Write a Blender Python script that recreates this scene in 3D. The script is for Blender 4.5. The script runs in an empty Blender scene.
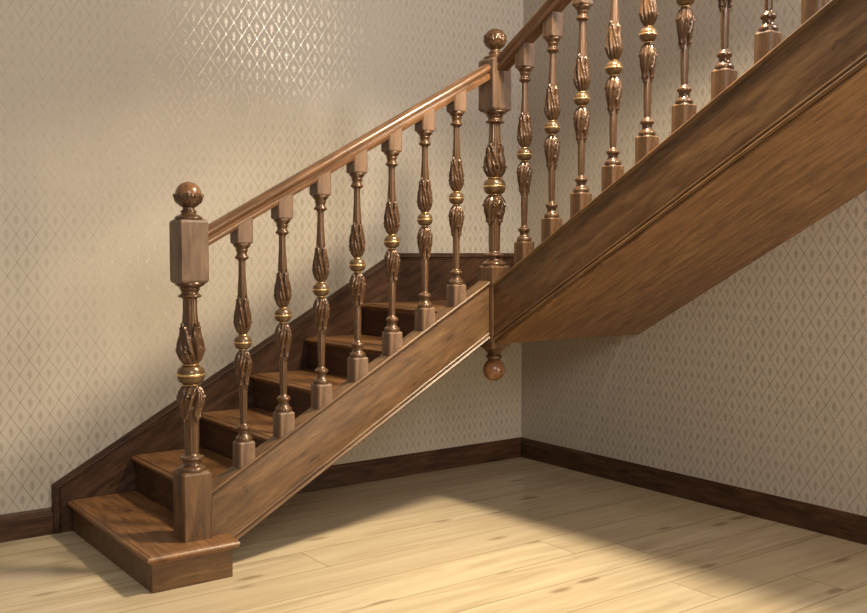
import bpy, bmesh, math, random
from math import pi, sin, cos, radians, atan, hypot, sqrt
from mathutils import Vector, Euler
random.seed(4)
scene = bpy.context.scene
COL = scene.collection
M = .566                      # pitch of both flights
ANG = atan(M)

# ------------------------------------------------------------------ materials
def new_mat(name):
    m = bpy.data.materials.new(name); m.use_nodes = True
    nt = m.node_tree
    b = next(n for n in nt.nodes if n.type == 'BSDF_PRINCIPLED')
    return m, nt, b

class N:
    """tiny node-expression helper"""
    def __init__(s, nt): s.nt = nt
    def node(s, t, **kw):
        n = s.nt.nodes.new(t)
        for k, v in kw.items(): setattr(n, k, v)
        return n
    def put(s, sock, v):
        if hasattr(v, 'is_linked'): s.nt.links.new(v, sock)
        else: sock.default_value = v
    def m(s, op, a, b=0.0, c=0.0, clamp=False):
        n = s.node('ShaderNodeMath', operation=op, use_clamp=clamp)
        s.put(n.inputs[0], a); s.put(n.inputs[1], b); s.put(n.inputs[2], c)
        return n.outputs[0]
    def coords(s, scale=(1,1,1), rot=(0,0,0), loc=(0,0,0)):
        t = s.node('ShaderNodeTexCoord'); 
        mp = s.node('ShaderNodeMapping')
        mp.vector_type = 'TEXTURE'
        mp.inputs['Rotation'].default_value = rot
        s.nt.links.new(t.outputs['Object'], mp.inputs['Vector'])
        mp2 = s.node('ShaderNodeMapping')
        mp2.inputs['Scale'].default_value = scale; mp2.inputs['Location'].default_value = loc
        s.nt.links.new(mp.outputs[0], mp2.inputs['Vector'])
        return mp2.outputs[0]
    def noise(s, vec, scale, detail=4, rough=.55, dist=0.0):
        n = s.node('ShaderNodeTexNoise'); s.put(n.inputs['Vector'], vec)
        n.inputs['Scale'].default_value = scale; n.inputs['Detail'].default_value = detail
        n.inputs['Roughness'].default_value = rough; n.inputs['Distortion'].default_value = dist
        return n.outputs['Fac']
    def ramp(s, fac, stops):
        n = s.node('ShaderNodeValToRGB'); s.put(n.inputs[0], fac)
        e = n.color_ramp.elements
        while len(e) < len(stops): e.new(.5)
        for i, (p, c) in enumerate(stops):
            e[i].position = p; e[i].color = (*c, 1) if len(c) == 3 else c
        return n.outputs[0]
    def mix(s, fac, a, b, mode='MIX'):
        n = s.node('ShaderNodeMix', data_type='RGBA', blend_type=mode)
        s.put(n.inputs[0], fac)
        for sock, v in ((n.inputs[6], a), (n.inputs[7], b)):
            if hasattr(v, 'is_linked'): s.nt.links.new(v, sock)
            else: sock.default_value = (*v, 1)
        return n.outputs[2]
    def bump(s, h, strength=.3, dist=.002):
        n = s.node('ShaderNodeBump'); n.inputs['Strength'].default_value = strength
        n.inputs['Distance'].default_value = dist
        s.put(n.inputs['Height'], h); return n.outputs[0]

def wood(name, dark, mid, light, rot=(0,0,0), rough=.42, knots=.6, scale=1.0, coat=0.0, streak=.55):
    """varnished wood; grain runs along local X after `rot`"""
    m, nt, b = new_mat(name); n = N(nt)
    v = n.coords((4.2*scale, 26*scale, 26*scale), rot)
    warp = n.noise(v, 1.4, 3, .5, .6)
    v2 = n.coords((2.2*scale, 60*scale, 60*scale), rot)
    fine = n.noise(v2, 1.6, 5, .65, .3)
    v3 = n.coords((10*scale, 48*scale, 48*scale), rot, (3.1, 1.7, .4))
    blot = n.noise(v3, 1.0, 3, .6, 1.2)
    base = n.ramp(warp, [(.28, dark), (.5, mid), (.74, light)])
    st = n.m('MULTIPLY_ADD', fine, streak*1.6, 1-streak*.8)
    n1 = n.node('ShaderNodeCombineColor')
    for i in range(3): n.put(n1.inputs[i], st)
    base = n.mix(1.0, base, n1.outputs[0], 'MULTIPLY')
    spots = n.ramp(blot, [(.60, (0,0,0)), (.70, (1,1,1))])
    base = n.mix(n.m('MULTIPLY', spots, knots), base, tuple(c*.42 for c in dark))
    n.put(b.inputs['Base Color'], base)
    n.put(b.inputs['Roughness'], n.m('MULTIPLY_ADD', fine, .16, rough-.08))
    b.inputs['Specular IOR Level'].default_value = .38; b.inputs['Coat Weight'].default_value = coat; b.inputs['Coat Roughness'].default_value = .25
    n.put(b.inputs['Normal'], n.bump(fine, .25, .0012))
    return m

D, MI, L = (.062,.030,.012), (.106,.053,.021), (.155,.084,.035)
SLX = (0, -ANG, 0)                                    # along first flight (x,z rising)
def along_y_slope():                                  # grain along second flight (-y, rising)
    e = Vector((1,0,0)).rotation_difference(Vector((0,-1,M)).normalized()).to_euler()
    return tuple(e)
SLY = along_y_slope()
W_SLX = wood('varnished_oak_lower_slope', D, MI, L, SLX, rough=.42, coat=.08)
W_SLY = wood('varnished_oak_upper_slope', D, MI, L, SLY)
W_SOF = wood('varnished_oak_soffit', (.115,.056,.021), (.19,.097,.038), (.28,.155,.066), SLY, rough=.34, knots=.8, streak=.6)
W_X = wood('varnished_oak_x', D, MI, L)
W_Y = wood('varnished_oak_y', D, MI, L, (0,0,pi/2))
W_Z = wood('varnished_oak_z', (.080,.045,.026), (.140,.084,.052), (.205,.128,.084), (0,pi/2,0), knots=.25, streak=.4)
W_ZB = wood('varnished_oak_brown_z', (.062,.030,.014), (.108,.056,.026), (.160,.088,.042), (0,pi/2,0), knots=.5, streak=.45)
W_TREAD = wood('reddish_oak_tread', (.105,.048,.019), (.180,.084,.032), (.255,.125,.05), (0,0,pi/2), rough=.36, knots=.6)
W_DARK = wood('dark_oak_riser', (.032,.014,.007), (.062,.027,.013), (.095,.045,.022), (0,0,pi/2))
W_DARKX = wood('dark_oak_skirt', (.030,.014,.008), (.060,.028,.014), (.095,.046,.024), SLX)
W_BASE = wood('dark_oak_baseboard_x', (.030,.014,.007), (.060,.027,.013), (.10,.046,.022))
W_BASEY = wood('dark_oak_baseboard_y', (.030,.014,.007), (.060,.027,.013), (.10,.046,.022), (0,0,pi/2))
W_RAIL = wood('polished_oak_rail', (.07,.033,.015), (.135,.065,.029), (.20,.10,.047), SLX, rough=.27, knots=.2, coat=.6, streak=.3)
W_RAILY = wood('polished_oak_rail_upper', (.07,.033,.017), (.13,.062,.030), (.19,.10,.05), SLY, rough=.27, knots=.2, coat=.5, streak=.3)
W_BALL = wood('polished_oak_ball', (.12,.05,.02), (.21,.095,.04), (.29,.14,.06), (0,pi/2,0), rough=.25, knots=.2, coat=.6, streak=.3)

def turned(name, c0, c1, metal=.25, rough=.3):
    m, nt, b = new_mat(name); n = N(nt)
    v = n.coords((30, 30, 4))
    f = n.noise(v, 2.0, 4, .6)
    base = n.mix(f, c0, c1)
    n.put(b.inputs['Base Color'], base)
    b.inputs['Metallic'].default_value = metal
    n.put(b.inputs['Roughness'], n.m('MULTIPLY_ADD', f, .2, rough-.08))
    b.inputs['Coat Weight'].default_value = .3; b.inputs['Coat Roughness'].default_value = .2
    return m
TURN = turned('bronzed_turned_oak', (.078,.039,.018), (.135,.071,.034), .3, .26)
BALLM = turned('gilt_washed_ball_oak', (.095,.052,.023), (.155,.088,.040), .35, .28)
CARVE = turned('bronzed_carved_oak', (.072,.036,.017), (.132,.070,.034), .38, .24)
m_, nt_, b_ = new_mat('gilded_edge'); b_.inputs['Base Color'].default_value = (.74,.50,.22,1)
b_.inputs['Metallic'].default_value = .85
n_ = N(nt_); n_.put(b_.inputs['Roughness'], n_.m('MULTIPLY_ADD', n_.noise(n_.coords((40,40,40)), 3), .2, .18)); GILT = m_

# wallpaper: diamond trellis in a satin metallic ink, an ogee leaf motif in each diamond
def wallpaper(name, axis, u0, v0, sgn=1):
    m, nt, b = new_mat(name); n = N(nt)
    tc = n.node('ShaderNodeTexCoord'); sx = n.node('ShaderNodeSeparateXYZ')
    nt.links.new(tc.outputs['Object'], sx.inputs[0])
    p = n.m('DIVIDE', n.m('SUBTRACT', sx.outputs[axis], u0), .082)
    q = n.m('DIVIDE', n.m('SUBTRACT', sx.outputs[2], v0), .1225)
    a = n.m('ADD', p, q); c = n.m('SUBTRACT', p, q)
    fa = n.m('SUBTRACT', n.m('FRACT', a), .5); fc = n.m('SUBTRACT', n.m('FRACT', c), .5)
    aa = n.m('ABSOLUTE', fa); ac = n.m('ABSOLUTE', fc)
    def step(x, lo, hi):
        r = n.node('ShaderNodeMapRange', interpolation_type='SMOOTHSTEP')
        n.put(r.inputs[0], x); r.inputs[1].default_value = lo; r.inputs[2].default_value = hi
        return r.outputs[0]
    line = step(n.m('MAXIMUM', aa, ac), .452, .484)
    nodemask = step(n.m('ADD', aa, ac), .885, .925)
    X = n.m('MULTIPLY', n.m('ADD', fa, fc), .5*.082)        # metres from the diamond centre
    Z = n.m('MULTIPLY', n.m('SUBTRACT', fa, fc), .5*.1225)
    wid = n.m('MULTIPLY_ADD', Z, -.12, .0102)
    e = n.m('ADD', n.m('POWER', n.m('ABSOLUTE', n.m('DIVIDE', X, wid)), 2.0), n.m('POWER', n.m('ABSOLUTE', n.m('DIVIDE', Z, .0185)), 2.0))
    body = n.m('SUBTRACT', 1.0, step(e, .75, 1.1))
    ring = n.m('MULTIPLY', step(e, .20, .30), n.m('SUBTRACT', 1.0, step(e, .42, .55)))
    motif = n.m('MULTIPLY', n.m('SUBTRACT', body, n.m('MULTIPLY', ring, .7)), .8)
    stem = n.m('MULTIPLY', n.m('LESS_THAN', n.m('ABSOLUTE', X), .0016), n.m('LESS_THAN', n.m('ABSOLUTE', n.m('ADD', Z, .021)), .007))
    mask = n.m('MAXIMUM', n.m('MAXIMUM', n.m('MULTIPLY', line, .85), nodemask), n.m('MAXIMUM', motif, stem), clamp=True)
    fib = n.noise(n.coords((160,160,160)), 2, 3)
    base = n.mix(fib, (.478,.424,.350), (.532,.475,.394))
    ink = n.mix(fib, (.375,.328,.268), (.42,.37,.302))
    n.put(b.inputs['Base Color'], n.mix(mask, base, ink))
    n.put(b.inputs['Metallic'], n.m('MULTIPLY', mask, .42))
    n.put(b.inputs['Roughness'], n.m('MULTIPLY_ADD', mask, -.34, .62))
    b.inputs['Specular IOR Level'].default_value = .35
    n.put(b.inputs['Normal'], n.bump(mask, .25, .0008))
    return m
PAPER_B = wallpaper('trellis_wallpaper_back', 0, -1.716, 2.374)
PAPER_R = wallpaper('trellis_wallpaper_right', 1, -1.706, .819)

def floor_mat():
    m, nt, b = new_mat('pale_oak_planks'); n = N(nt)
    PW = .2305; PL = 4.4
    tc = n.node('ShaderNodeTexCoord'); sx = n.node('ShaderNodeSeparateXYZ')
    nt.links.new(tc.outputs['Object'], sx.inputs[0])
    r = n.m('DIVIDE', n.m('ADD', sx.outputs[1], 1.597), PW)
    row = n.m('FLOOR', r); fr = n.m('FRACT', r)
    wn = n.node('ShaderNodeTexWhiteNoise', noise_dimensions='1D'); n.put(wn.inputs['W'], row)
    xo = n.m('ADD', n.m('DIVIDE', sx.outputs[0], PL), n.m('MULTIPLY', wn.outputs['Value'], 7.3))
    seg = n.m('FLOOR', xo); fx = n.m('FRACT', xo)
    wn2 = n.node('ShaderNodeTexWhiteNoise', noise_dimensions='2D')
    cv = n.node('ShaderNodeCombineXYZ'); n.put(cv.inputs[0], row); n.put(cv.inputs[1], seg)
    nt.links.new(cv.outputs[0], wn2.inputs['Vector'])
    shift = n.node('ShaderNodeCombineXYZ'); n.put(shift.inputs[0], n.m('MULTIPLY', wn2.outputs['Value'], 31.)); n.put(shift.inputs[1], n.m('MULTIPLY', wn2.outputs['Value'], 17.))
    def vec(s):
        ad = n.node('ShaderNodeVectorMath', operation='ADD'); n.put(ad.inputs[0], n.coords(s)); n.put(ad.inputs[1], shift.outputs[0]); return ad.outputs[0]
    g = n.noise(vec((.75, 9, 1)), 1.3, 4, .55, 1.4)
    fine = n.noise(vec((2.5, 70, 1)), 1.5, 5, .6)
    kn = n.node('ShaderNodeTexVoronoi'); n.put(kn.inputs['Vector'], vec((2.0, 6.5, 1))); kn.inputs['Scale'].default_value = 1.0
    knot = n.ramp(kn.outputs['Distance'], [(.07, (1,1,1)), (.15, (0,0,0))])
    base = n.ramp(g, [(.3, (.38,.30,.185)), (.5, (.56,.46,.305)), (.7, (.68,.585,.41))])
    base = n.mix(n.m('MULTIPLY', fine, .42), base, (.40,.30,.185))
    base = n.mix(n.m('MULTIPLY', wn2.outputs['Value'], .55), base, (.45,.36,.235))
    base = n.mix(n.m('MULTIPLY', knot, .65), base, (.20,.13,.07))
    d = n.m('MINIMUM', fr, n.m('SUBTRACT', 1.0, fr))
    dx = n.m('MULTIPLY', n.m('MINIMUM', fx, n.m('SUBTRACT', 1.0, fx)), PL/PW)
    dd = n.m('MINIMUM', d, dx)
    seam = n.m('SUBTRACT', 1.0, n.m('DIVIDE', dd, .017, clamp=True), clamp=True)
    base = n.mix(n.m('MULTIPLY', seam, .9), base, (.20,.14,.08))
    n.put(b.inputs['Base Color'], base)
    n.put(b.inputs['Roughness'], n.m('MULTIPLY_ADD', fine, .12, .13))
    b.inputs['Specular IOR Level'].default_value = .5
    n.put(b.inputs['Normal'], n.bump(n.m('SUBTRACT', n.m('MULTIPLY', fine, .3), n.m('MULTIPLY', seam, 1.)), .25, .001))
    return m
FLOOR = floor_mat()

# ------------------------------------------------------------------ mesh helpers
def box(bm, x0, x1, y0, y1, z0, z1, bev=0.0):
    g = bmesh.ops.create_cube(bm, size=1.0)
    vs = g['verts']
    for v in vs:
        v.co = Vector(((x0+x1)/2 + v.co.x*(x1-x0), (y0+y1)/2 + v.co.y*(y1-y0), (z0+z1)/2 + v.co.z*(z1-z0)))
    if bev:
        es = list({e for v in vs for e in v.link_edges})
        bmesh.ops.bevel(bm, geom=es, offset=bev, segments=2, affect='EDGES', profile=.5)

def sweep(bm, sections, closed_ends=True):
    """sections: list of equal-length closed loops of points"""
    rows = [[bm.verts.new(p) for p in s] for s in sections]
    k = len(rows[0])
    for a, b2 in zip(rows, rows[1:]):
        for i in range(k):
            bm.faces.new((a[i], a[(i+1) % k], b2[(i+1) % k], b2[i]))
    if closed_ends:
        bm.faces.new(rows[0][::-1]); bm.faces.new(rows[-1])

def lathe(bm, cx, cy, prof, seg=48):
    """prof: list of (z, r) where r is a number or a function of angle"""
    rows = []
    for z, r in prof:
        rows.append([bm.verts.new((cx + (r(a) if callable(r) else r)*cos(a), cy + (r(a) if callable(r) else r)*sin(a), z))
                     for a in [2*pi*i/seg for i in range(seg)]])
    for a, b2 in zip(rows, rows[1:]):
        for i in range(seg):
            bm.faces.new((a[i], a[(i+1) % seg], b2[(i+1) % seg], b2[i]))
    bm.faces.new(rows[0][::-1]); bm.faces.new(rows[-1])

def build(name, bm, mat, parent=None, smooth=False, kind=None, angle=40):
    bmesh.ops.recalc_face_normals(bm, faces=bm.faces[:])
    me = bpy.data.meshes.new(name); bm.to_mesh(me); bm.free()
    me.materials.append(mat)
    if smooth:
        for p in me.polygons: p.use_smooth = True
        me.set_sharp_from_angle(angle=radians(angle))
    o = bpy.data.objects.new(name, me); COL.objects.link(o)
    if parent: o.parent = parent
    if kind: o['kind'] = kind
    return o

def empty(name, loc, label, cat, group=None):
    o = bpy.data.objects.new(name, None); COL.objects.link(o); o.location = loc
    o.empty_display_size = .1
    o['label'] = label; o['category'] = cat
    if group: o['group'] = group
    return o

def smooth_profile(pts, n=5):
    """Catmull-Rom through (z, r) control points"""
    out = []
    for i in range(len(pts)-1):
        p0 = pts[max(i-1, 0)]; p1 = pts[i]; p2 = pts[i+1]; p3 = pts[min(i+2, len(pts)-1)]
        for k in range(n):
            t = k/n
            out.append(tuple(.5*((2*p1[j]) + (-p0[j]+p2[j])*t + (2*p0[j]-5*p1[j]+4*p2[j]-p3[j])*t*t + (-p0[j]+3*p1[j]-3*p2[j]+p3[j])*t**3) for j in (0, 1)))
    out.append(pts[-1]); return out

# ------------------------------------------------------------------ the setting
def struct(name, bm, mat, **k): return build(name, bm, mat, kind='structure', **k)
bm = bmesh.new(); box(bm, -6.5, .12, -7.5, .12, -.1, 0); struct('floor', bm, FLOOR)
bm = bmesh.new(); box(bm, -6.5, .12, 0, .12, 0, 4.2); struct('wall_back', bm, PAPER_B)
bm = bmesh.new(); box(bm, 0, .12, -7.5, 0, 0, 4.2); struct('wall_right', bm, PAPER_R)
BB = [(0,0), (.020,0), (.020,.086), (.016,.090), (.016,.096), (.012,.100), (.011,.108), (.006,.114), (.004,.118), (0,.118)]
bm = bmesh.new(); sweep(bm, [[(x, -d, z) for d, z in BB] for x in (-6.5, -2.784)]); struct('baseboard_left', bm, W_BASE)
bm = bmesh.new(); sweep(bm, [[(x, -d, z) for d, z in BB] for x in (-2.66, 0)]); struct('baseboard_back', bm, W_BASE)
bm = bmesh.new(); sweep(bm, [[(-d, y, z) for d, z in BB] for y in (0, -7.5)]); struct('baseboard_right', bm, W_BASEY)

# ------------------------------------------------------------------ lower flight
X1, Z1, RISE = -2.725, .143, .1675
NX = [X1, -2.432, -2.11, -1.825, -1.515, -1.18]          # nosing of treads 1..5 and the landing
NZ = [Z1 + RISE*i for i in range(6)]
def s1top(x): return .323 + M*(x + 2.426)
lower = empty('lower_stair_flight', (-1.9, -.5, 0), 'lower flight of brown wooden steps rising along the back wall to the corner landing', 'stairs')
def rel(bm, e):
    for v in bm.verts: v.co -= e.location
def part(name, bm, mat, e, **k):
    rel(bm, e); o = build(name, bm, mat, e, **k); return o

NOSE = [(0,0), (0,.034)]
def tread_profile(x0, x1, zt, th=.034):
    """rounded nosing with a small moulded step under it, profile in x,z"""
    r = th/2; pts = [(x1, zt-th), (x1, zt)]
    pts.append((x0+.016, zt)); pts.append((x0+.0145, zt-.0035)); pts.append((x0+.012, zt-.0035))
    for i in range(0, 8):
        a = pi/2 + pi*i/7
        pts.append((x0+.012+.012*cos(a), zt-.0142+.0100*sin(a)))
    pts.append((x0+.018, zt-.0245)); pts.append((x0+.018, zt-th))
    return pts
YI = -.850                                   # inner face of the outer stringer
# tread 1: goes round the newel with a nosing on two sides
def tread1():
    bm = bmesh.new()
    x0, x1, y0, y1, zt = X1, -2.36, -1.045, -.028, Z1
    lv = [(.018, -.034), (.018, -.025), (.006,-.024), (.0015,-.020), (0,-.0145), (.0015,-.009), (.006,-.005), (.012,-.0035), (.0145,-.0035), (.016, 0)]
    rows = []
    for ins, dz in lv:
        rows.append([bm.verts.new(p) for p in ((x0+ins, y1, zt+dz), (x0+ins, y0+ins, zt+dz), (x1, y0+ins, zt+dz), (x1, y1, zt+dz))])
    for a, b2 in zip(rows, rows[1:]):
        for i in range(4): bm.faces.new((a[i], a[(i+1) % 4], b2[(i+1) % 4], b2[i]))
    bm.faces.new(rows[0][::-1]); bm.faces.new(rows[-1])
    return bm
part('tread', tread1(), W_TREAD, lower)
bm = bmesh.new(); box(bm, -2.70, -2.381, -1.020, -.028, 0, Z1-.032, .002); part('bottom_step_block', bm, wood('oak_step_block', D, MI, L, (0,0,0)), lower)
for i in range(1, 6):
    x1 = NX[i+1]+.03 if i < 5 else 0
    bm = bmesh.new()
    if i < 5:
        P = tread_profile(NX[i], x1, NZ[i])
        sweep(bm, [[(x, y, z) for x, z in P] for y in (-.028, YI-.004)])
        part('tread', bm, W_TREAD, lower)
    else:
        P = tread_profile(NX[i], -.026, NZ[i])
        sweep(bm, [[(x, y, z) for x, z in P] for y in (-.028, YI-.004)])
        part('landing', bm, W_TREAD, lower)
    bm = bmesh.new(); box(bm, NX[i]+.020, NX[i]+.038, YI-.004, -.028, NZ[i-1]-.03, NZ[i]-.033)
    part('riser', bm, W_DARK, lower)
# outer stringer: moulded section swept along the pitch
HS = .278
SPROF = [(0,0), (.030,-.0), (.0375,.003), (.040,.008), (.0375,.013), (.032,.0165), (.030,.019), (.0345,.022), (.0355,.026), (.0335,.031), (.030,.034),
         (.030,.248), (.0285,.252), (.0285,.256), (.034,.259), (.0385,.264), (.0385,.270), (.034,.2755), (.028,.278), (0,.278)]
def stringer_section(at, ztop, axis):
    k = 1.0 if axis == 'x' else (.278 + .0085*(-.943-at))/.278
    pts = [(d, z*k) for d, z in SPROF]
    back = [(-.038, .278*k), (-.038, 0)]
    out = []
    for d, z in pts + back:
        if axis == 'x': out.append((at, -.890-d, ztop-HS+z))
        else: out.append((-.982-d, at, ztop-HS*k+z))
    return out
bm = bmesh.new(); sweep(bm, [stringer_section(x, s1top(x), 'x') for x in (-2.45, -1.0)])
part('outer_stringer', bm, W_SLX, lower, smooth=True, angle=50)
# wall stringer (skirt) with moulded edge
SK = [(-2.784, 0), (-2.784, .219), (-.954, 1.250), (-.0, 1.250)]
def offset_path(pts, d):
    out = []
    for i, p in enumerate(pts):
        def nrm(a, b): 
            l = hypot(b[0]-a[0], b[1]-a[1]); return ((b[1]-a[1])/l, -(b[0]-a[0])/l)
        if i == 0: n_ = nrm(pts[0], pts[1]); out.append((p[0]+n_[0]*d, p[1]+n_[1]*d))
        elif i == len(pts)-1: n_ = nrm(pts[-2], pts[-1]); out.append((p[0]+n_[0]*d, p[1]+n_[1]*d))
        else:
            a = nrm(pts[i-1], p); b2 = nrm(p, pts[i+1]); k = 1+a[0]*b2[0]+a[1]*b2[1]
            out.append((p[0]+(a[0]+b2[0])/k*d, p[1]+(a[1]+b2[1])/k*d))
    return out
SKP = [(0, 0), (0, .014), (.006, .022), (.012, .022), (.015, .026), (.022, .027), (.026, .021), (.030, .019), (.034, .023), (.038, .019), (.12, .018), (.12, 0)]
bm = bmesh.new()
paths = [(offset_path(SK, o), y) for o, y in SKP]
sweep(bm, [[(paths[j][0][i][0], -paths[j][1], paths[j][0][i][1]) for j in range(len(SKP))] for i in range(4)])
part('wall_stringer', bm, W_DARKX, lower)
bm = bmesh.new()                                 # broad board that fills between the edge moulding and the steps
V = [(-2.70, 0), (-2.70, .16), (-.97, 1.15), (-.03, 1.15), (-.03, .84), (-1.05, .84), (-2.35, .10), (-2.35, 0)]
sweep(bm, [[(x, y, z) for x, z in V] for y in (-.001, -.0175)])
part('wall_stringer_board', bm, W_DARKX, lower)
bm = bmesh.new()
sweep(bm, [[(x, YI, s1top(x)-HS+.006), (x, -.018, s1top(x)-HS+.006), (x, -.018, s1top(x)-HS+.018), (x, YI, s1top(x)-HS+.018)] for x in (-2.36, -1.0)])
box(bm, -1.0, -.002, YI, -.018, .834, .846)
part('underside_panel', bm, W_SLX, lower)

# ------------------------------------------------------------------ upper flight
def s2top(y): return 1.109 + .5645*(-.943 - y)
upper = empty('upper_stair_flight', (-.5, -2., .83), 'upper flight of brown wooden stairs climbing the right wall with a planked soffit', 'stairs')
Y2, YE = -.90, -3.10
bm = bmesh.new(); sweep(bm, [stringer_section(y, s2top(y), 'y') for y in (Y2, YE)])
part('outer_stringer', bm, W_SLY, upper, smooth=True, angle=50)
for j in range(8):
    zt = .982+.167*(j+1); yt = -1.03-.295*j
    bm = bmesh.new(); P = tread_profile(0, .325, zt)
    sweep(bm, [[(xx, yt-x, z) for x, z in P] for xx in (-.922, -.026)])
    if yt-.325 < YE: 
        for v in bm.verts: v.co.y = max(v.co.y, YE)
    part('tread', bm, W_TREAD, upper)
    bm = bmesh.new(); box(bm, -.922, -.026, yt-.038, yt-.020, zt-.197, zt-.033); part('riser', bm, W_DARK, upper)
# soffit of five boards
def sz(y): return .829 + .556*(-.945 - y)
bm = bmesh.new()
sweep(bm, [[(-1.006, y, sz(y)-.010), (-.002, y, sz(y)-.010), (-.002, y, sz(y)+.001), (-1.006, y, sz(y)+.001)] for y in (-.945, YE)])
part('soffit', bm, W_SOF, upper)
bm = bmesh.new(); box(bm, -.930, -.002, -.945, -.927, .834, .975); part('landing_fascia', bm, W_X, upper)
bm = bmesh.new()
def skz(y): return 1.250 if y > -.80 else 1.250 + M*(-.80 - y)
sweep(bm, [[(-.001, y, skz(y)-(.26 if y > -.9 else .30)), (-.024, y, skz(y)-(.26 if y > -.9 else .30)), (-.024, y, skz(y)-.012), (-.018, y, skz(y)), (-.001, y, skz(y))] for y in (-.026, -.80, -.95, YE)])
part('wall_stringer', bm, W_DARK, upper)

# ------------------------------------------------------------------ turned work
def leaf_sleeve(bm, z0, z1, rs0, rs1, rb, n=4, seg=96, rings=46, flip=False, amp=1.45):
    """carved acanthus sleeve; s=0 sits on the ball side, s=1 at the leaf tips"""
    rows = []
    for k in range(rings+1):
        s = k/rings; z = z0 + (z1-z0)*s
        rs = rs0 + (rs1-rs0)*s
        # pear-shaped envelope
        if s < .32: env = rs0*.86 + (rb-rs0*.86)*sin(s/.32*pi/2)**.8
        else:
            t = (s-.32)/.68; env = rb + (rs1*1.18-rb)*(t*t*(3-2*t))
        ring = []
        for i in range(seg):
            a = 2*pi*i/seg
            ph = ((a*n/(2*pi) + .55*(s-.3)) % 1.0) - .5           # -.5...5 inside a leaf, 0 at its midrib
            u = abs(ph)*2
            L = 1.0 - .40*u**1.4 + .045*cos(u*pi*4)  # lobed tips
            L = min(L, 1.0)
            vein = cos(u*pi*2.6 + 4.0*s)             # veins fanning from the midrib
            rr = env*(1 + amp*(.018*cos(u*pi*6 - 7*s) + .065*vein + .04*math.exp(-(u/.13)**2) - .13*math.exp(-((u-1)/.13)**2)))
            # scroll on the face of every leaf
            du = (ph-.10)*2*pi/n*rb; dz = (s-.30)*abs(z1-z0)
            d = hypot(du, dz); R = rb*.42
            if d < R: rr += amp*rb*.12*(cos(d/R*pi*3 + math.atan2(dz, du))*.5+.35)*(1-d/R)**.6
            # tips curl outwards
            f = (L - s)/.09
            if f < 0: r = rs
            else:
                r = max(rs, rr + amp*rb*.08*math.exp(-((L-s)/.10)**2)*(.4+.6*s))
                if f < .25: r = rs + (r-rs)*f/.25
            ring.append(bm.verts.new((r*cos(a), r*sin(a), z)))
        rows.append(ring)
    for a, b2 in zip(rows, rows[1:]):
        for i in range(seg):
            f_ = (a[i], a[(i+1) % seg], b2[(i+1) % seg], b2[i])
            bm.faces.new(f_)
    bm.faces.new(rows[0][::-1]); bm.faces.new(rows[-1])

def sq_block(bm, z0, z1, h, ch=.012, slope=None, slope_axis='x', end='bottom'):
    """square block with chamfered ends; an end can be cut to the pitch"""
    c = .005
    def ring(z, hh, sl=False):
        pts = [(-hh+c,-hh),(hh-c,-hh),(hh,-hh+c),(hh,hh-c),(hh-c,hh),(-hh+c,hh),(-hh,hh-c),(-hh,-hh+c)]
        out = []
        for x, y in pts:
            dz = 0
            if sl: dz = M*x if slope_axis == 'x' else -M*y
            out.append((x, y, z+dz))
        return out
    if slope is None: secs = ([ring(z0, h)] if end == 'foot' else [ring(z0, h-ch*.9), ring(z0+ch*.35, h-ch*.35), ring(z0+ch, h)]) + [ring(z1-ch, h), ring(z1-ch*.35, h-ch*.35), ring(z1, h-ch*.9)]
    elif end == 'bottom': secs = [ring(z0, h, True), ring(z1-ch, h), ring(z1-ch*.35, h-ch*.35), ring(z1, h-ch*.9)]
    else: secs = [ring(z0, h-ch*.9), ring(z0+ch*.35, h-ch*.35), ring(z0+ch, h), ring(z1, h, True)]
    sweep(bm, secs)

def prof_part(e, name, ctrl, seg=40, mat=None, n=4):
    bm = bmesh.new(); lathe(bm, 0, 0, smooth_profile(ctrl, n), seg); return build(name, bm, mat or TURN, e, smooth=True, angle=60)

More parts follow.
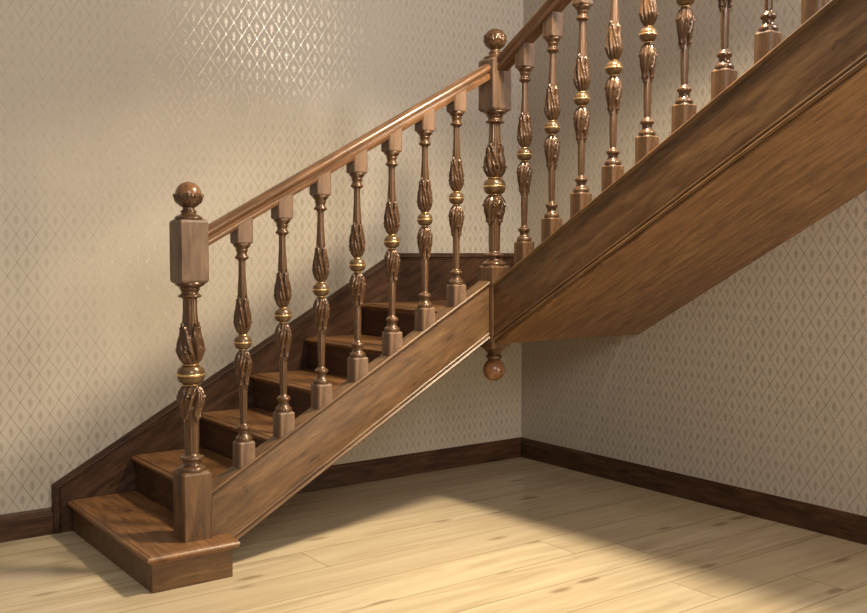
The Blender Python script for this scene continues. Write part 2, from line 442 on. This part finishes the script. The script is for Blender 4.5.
def turned_column(e, H, rb, k):
    """everything between the square blocks; H total height, rb block half-width, z from 0; k = list of fractions"""
    z = lambda t: t*H
    R = rb
    # foot: flare disc, cove, ring
    prof_part(e, 'foot_turning', [(-.004, R*.93), (z(.004), R*.97), (z(.012), R*.97), (z(.020), R*.90), (z(.026), R*.74), (z(.036), R*.60), (z(.050), R*.60), (z(.056), R*.66),
              (z(.060), R*.78), (z(.067), R*.80), (z(.074), R*.76), (z(.080), R*.56), (z(.090), k['s0']), (z(.10), k['s0'])])
    # lower shaft, lightly fluted
    bm = bmesh.new()
    def fl(r): return lambda a: r*(1+.035*cos(a*12))
    lathe(bm, 0, 0, [(z(.095), fl(k['s0'])), (z(.20), fl(k['s1'])), (z(k['a1']), fl(k['s1']*1.02)), (z(k['a0'])-.002, k['n'])], 96); build('lower_shaft', bm, TURN, e, smooth=True, angle=60)
    bm = bmesh.new(); leaf_sleeve(bm, z(k['a0']), z(k['a1']), k['n'], k['s1']*1.02, k['b'], seg=k['seg'], rings=k['rings']); build('carved_acanthus_leaves', bm, CARVE, e, smooth=True, angle=70)
    # ball between two collars
    c0, c1 = k['a0'], k['b0']; mid = (c0+c1)/2; d = c1-c0
    B = k['ball']; hb = (z(c1)-z(c0))*.40; zm = z(mid)
    bp = [(z(c0)-.001, k['n']*.95), (z(c0+.04*d), k['n']*1.10), (z(c0+.08*d), k['n']*.98)]
    bp += [(zm + hb*sin(t*pi/2), k['n']*.9 + (B-k['n']*.9)*cos(t*pi/2)**.8) for t in [-.97+i*1.94/12 for i in range(13)]]
    bp += [(z(c0+.92*d), k['n']*.98), (z(c0+.96*d), k['n']*1.10), (z(c1)+.001, k['n']*.95)]
    ball = prof_part(e, 'turned_ball', bp, n=2, mat=BALLM)
    bm = bmesh.new(); lathe(bm, 0, 0, [(z(mid)-.0035*k['q'], k['ball']*.985), (z(mid)-.002*k['q'], k['ball']*1.03), (z(mid)+.002*k['q'], k['ball']*1.03), (z(mid)+.0035*k['q'], k['ball']*.985)], 40)
    build('gilded_band', bm, GILT, ball, smooth=True, angle=60)
    for zz in (c0+.05*d, c0+.95*d):
        bm = bmesh.new(); h_ = .0022*k['q']; lathe(bm, 0, 0, [(z(zz)-h_, k['n']*1.08), (z(zz)-h_*.4, k['n']*1.20), (z(zz)+h_*.4, k['n']*1.20), (z(zz)+h_, k['n']*1.08)], 40)
        build('gilded_collar', bm, GILT, ball, smooth=True, angle=60)
    bm = bmesh.new(); leaf_sleeve(bm, z(k['b0']), z(k['b1']), k['n'], k['s2'], k['b'], seg=k['seg'], rings=k['rings']); build('carved_acanthus_leaves', bm, CARVE, e, smooth=True, angle=70)
    bm = bmesh.new(); lathe(bm, 0, 0, [(z(k['b0'])+.002, k['n']), (z(k['b1']), fl(k['s2'])), (z(.85), fl(k['s3']*1.02)), (z(.925), fl(k['s3']))], 96); build('upper_shaft', bm, TURN, e, smooth=True, angle=60)
    prof_part(e, 'neck_turning', [(z(.915), k['s3']), (z(.922), R*.52), (z(.928), R*.74), (z(.934), R*.80), (z(.940), R*.74), (z(.948), R*.60), (z(.958), R*.58), (z(.966), R*.66),
              (z(.972), R*.70), (z(.976), R*.66), (z(.984), R*.80), (z(.992), R*.96), (z(.998), R*.98), (z(1.)+.004, R*.94)])

# newel post
def ball_finial(e, zc, r, carve_to, mat, cup):
    """ball with a carved leaf cup on the side of its neck"""
    bm = bmesh.new(); lathe(bm, 0, 0, [(zc + r*sin(-pi/2+pi*k/36), r*cos(-pi/2+pi*k/36)) for k in range(2, 36)], 48)
    ball = build('ball_finial', bm, mat, e, smooth=True, angle=80)
    bm = bmesh.new(); prof = []; rings = 40; amax = math.asin(carve_to)
    for k in range(rings+1):
        a = -pi/2*.86 + (amax+.02+pi/2*.86)*k/rings; s_ = sin(a)
        def rad(th, a=a, s_=s_):
            u = abs(((th*8/(2*pi)) % 1.0) - .5)*2
            lim = carve_to - .14*u**1.5
            g = min(1, max(0, (lim - s_)/.09))
            k_ = cup*(1 + .03*cos(u*pi*3.2+6*s_) + .022*cos(15*s_+u*4) - .04*math.exp(-((u-1)/.15)**2) + .012*math.exp(-((lim-s_)/.14)**2))
            return r*cos(a)*(.985 + (k_-.985)*g)
        prof.append((zc + r*s_*(1.03 if s_ < 0 else 1), rad))
    lathe(bm, 0, 0, prof, 96)
    build('carved_leaf_cup', bm, CARVE, ball, smooth=True, angle=80)

KN = dict(s0=.0262, s1=.0275, s2=.030, s3=.0262, n=.030, b=.0490, ball=.0535, a0=.455, a1=.150+.11, b0=.575, b1=.775+.02, seg=96, rings=56, q=1.5)
HN = .724
def make_newel(base_h, block_h, carve_to, label):
    """origin at the foot; base block base_h tall"""
    h = .0572
    e = empty('newel_post', (0,0,0), label, 'newel post', 'newel posts of the staircase')
    bm = bmesh.new(); sq_block(bm, 0, base_h, h, end='foot'); build('base_block', bm, W_ZB, e)
    col = []
    before = set(COL.objects)
    turned_column(e, HN, h, KN)
    for o in COL.objects:
        if o not in before and o.parent == e: o.location.z = base_h
    zt = base_h + HN
    bm = bmesh.new(); sq_block(bm, zt, zt+block_h, h); build('top_block', bm, W_Z, e)
    z0 = zt+block_h
    prof_part(e, 'cap_moulding', [(z0-.004, .050), (z0+.003, .0535), (z0+.008, .053), (z0+.013, .047), (z0+.018, .036), (z0+.022, .030), (z0+.026, .0285), (z0+.030, .031), (z0+.034, .029), (z0+.038, .0235), (z0+.046, .023), (z0+.052, .026)])
    ball_finial(e, z0+.094, .0505, carve_to, W_BALL if carve_to < .3 else CARVE, cup=1.11 if carve_to < .3 else 1.06)
    return e
n1 = make_newel(.266, .245, .12, 'bottom newel post standing on the first step, with a plain-topped ball')
n1.location = (-2.487, -.890, .143)
n2 = make_newel(.392, .245, .50, 'corner newel post where the two flights meet, with a carved ball and hanging drop')
n2.location = (-.963, -.890, .800)
# drop under the corner newel
bm = bmesh.new(); 
sweep(bm, [[(x*s, y*s, z) for x, y in ((-.055,-.055),(.055,-.055),(.055,.055),(-.055,.055))] for z, s in ((.0, .80), (-.004, .72), (-.030, .40), (-.036, .38))])
dr = build('pendant_block', bm, W_ZB, n2)
prof_part(n2, 'pendant_neck', [(-.030, .020), (-.038, .034), (-.043, .040), (-.050, .040), (-.056, .034), (-.064, .028)])
bm = bmesh.new(); lathe(bm, 0, 0, [(-.110+.054*sin(-pi/2+pi*k/28), .054*cos(-pi/2+pi*k/28)) for k in range(1, 28)], 48)
build('pendant_ball', bm, W_BALL, n2, smooth=True, angle=80)

# balusters
KB = dict(s0=.0135, s1=.0155, s2=.0185, s3=.0135, n=.0150, b=.0325, ball=.0355, a0=.462, a1=.262, b0=.545, b1=.745, seg=64, rings=40, q=1.0)
HB = .786
HW = .0350
def make_baluster(axis, label, group, foot, bm_mat):
    e = empty('baluster', (0,0,0), label, 'baluster', group)
    bm = bmesh.new(); sq_block(bm, -foot, 0, HW, .008, True, axis, 'bottom'); build('base_block', bm, bm_mat, e)
    turned_column(e, HB, HW, KB)
    bm = bmesh.new(); sq_block(bm, HB, HB+.089, HW, .008, True, axis, 'top'); build('top_block', bm, W_Z, e)
    return e
def copy_tree(o, parent=None):
    c = o.copy(); COL.objects.link(c); c.parent = parent
    for ch in list(o.children): copy_tree(ch, c)
    return c
ords = ['first', 'second', 'third', 'fourth', 'fifth', 'sixth', 'seventh', 'eighth', 'ninth']
G1, G2 = 'balusters of the lower flight', 'balusters of the upper flight'
b1 = make_baluster('x', '', G1, .099, W_Z)
for i in range(7):
    o = b1 if i == 0 else copy_tree(b1)
    o.location = (-2.268+.1793*i, -.890, .4985+.1013*i)
    if i == 0: l = 'carved brown baluster on the lower flight, first after the bottom newel post'
    elif i == 6: l = 'carved brown baluster on the lower flight, last one before the corner newel post'
    else: l = 'carved brown baluster on the lower flight, %s up from the bottom newel post' % ords[i]
    o['label'] = l
b2 = make_baluster('y', '', G2, .122, W_ZB)  # same wood as lower base blocks; browner tone paints in how light colours it
for i in range(9):
    o = b2 if i == 0 else copy_tree(b2)
    o.location = (-.949, -1.087-.1825*i, 1.305+.1028*i)
    if i == 0: l = 'carved brown baluster on the upper flight, first after the corner newel post'
    elif i == 8: l = 'carved baluster on the upper flight, only its base block in view at the top edge'
    elif i == 7: l = 'carved baluster on the upper flight, eighth from the corner newel, only its foot in view'
    else: l = 'carved brown baluster on the upper flight, %s up from the corner newel post' % ords[i]
    o['label'] = l

# handrails: moulded section, sheared along the pitch
RAIL = [(-.031,0), (.031,0), (.033,.004), (.033,.020), (.029,.024), (.024,.027), (.0235,.031), (.027,.036), (.033,.041), (.0365,.049), (.0365,.056), (.033,.064), (.025,.071), (.013,.0755), (0,.077)]
RAIL = RAIL + [(-x, z) for x, z in reversed(RAIL[2:-1])]
def r1z(x): return 1.286 + .557*(x + 2.405)
e = empty('handrail', (-1.7, -.89, 1.7), 'polished wooden handrail of the lower flight between the two newel posts', 'handrail', 'handrails of the staircase')
bm = bmesh.new(); sweep(bm, [[(x, -.890-d, r1z(x)+z) for d, z in RAIL] for x in (-2.434, -1.016)])
part('rail', bm, W_RAIL, e, smooth=True, angle=35)
def r2z(y): return 2.100 + M*(-.945 - y)
e = empty('handrail', (-.963, -2., 2.7), 'upper flight handrail rising from the corner newel post out of the picture', 'handrail', 'handrails of the staircase')
bm = bmesh.new(); sweep(bm, [[(-.963-d, y, r2z(y)+z) for d, z in RAIL] for y in (-.943, YE)])
part('rail', bm, W_RAILY, e, smooth=True, angle=35)

# ------------------------------------------------------------------ light
def area(name, loc, target, size, power, col, sizey=None, spread=pi):
    l = bpy.data.lights.new(name, 'AREA'); l.energy = power; l.color = col; l.size = size
    if sizey: l.shape = 'RECTANGLE'; l.size_y = sizey
    else: l.shape = 'DISK'
    l.spread = spread
    o = bpy.data.objects.new(name, l); COL.objects.link(o); o.location = loc
    o.rotation_euler = (Vector(target)-Vector(loc)).to_track_quat('-Z', 'Y').to_euler()
    return o
area('ceiling_lamp', (-1.08, -2.05, 3.05), (-1.35, -1.45, 0), .38, 72, (1, .84, .60), spread=radians(110))
area('landing_window', (-.14, -3.2, 3.05), (-1.7, 0, 1.8), .5, 50, (1, .92, .84), .5)
area('side_window', (-.05, -5.0, 1.1), (-1.8, -1.2, 1.), 1.8, 92, (1, .78, .53), 1.5)
area('front_fill', (-3.7, -6.2, 3.3), (-2.2, 0, 1.0), 1.6, 108, (1, .94, .89), 1.6)  # fill light added behind the camera to brighten walls and front faces
w = bpy.data.worlds.new('World'); scene.world = w; w.use_nodes = True
bg = w.node_tree.nodes['Background']; bg.inputs[0].default_value = (1, .90, .80, 1); bg.inputs[1].default_value = .25

# ------------------------------------------------------------------ camera
cam = bpy.data.cameras.new('Camera'); cam.sensor_width = 36; cam.lens = 968.87/867*36
co = bpy.data.objects.new('Camera', cam); COL.objects.link(co)
co.location = (-3.936, -4.4485, 1.25); co.rotation_euler = (radians(90-3.1606), 0, radians(-36.289))
scene.camera = co
scene.view_settings.view_transform = 'Standard'; scene.view_settings.look = 'None'
scene.view_settings.exposure = 0; scene.view_settings.gamma = 1; scene.view_settings.use_curve_mapping = False
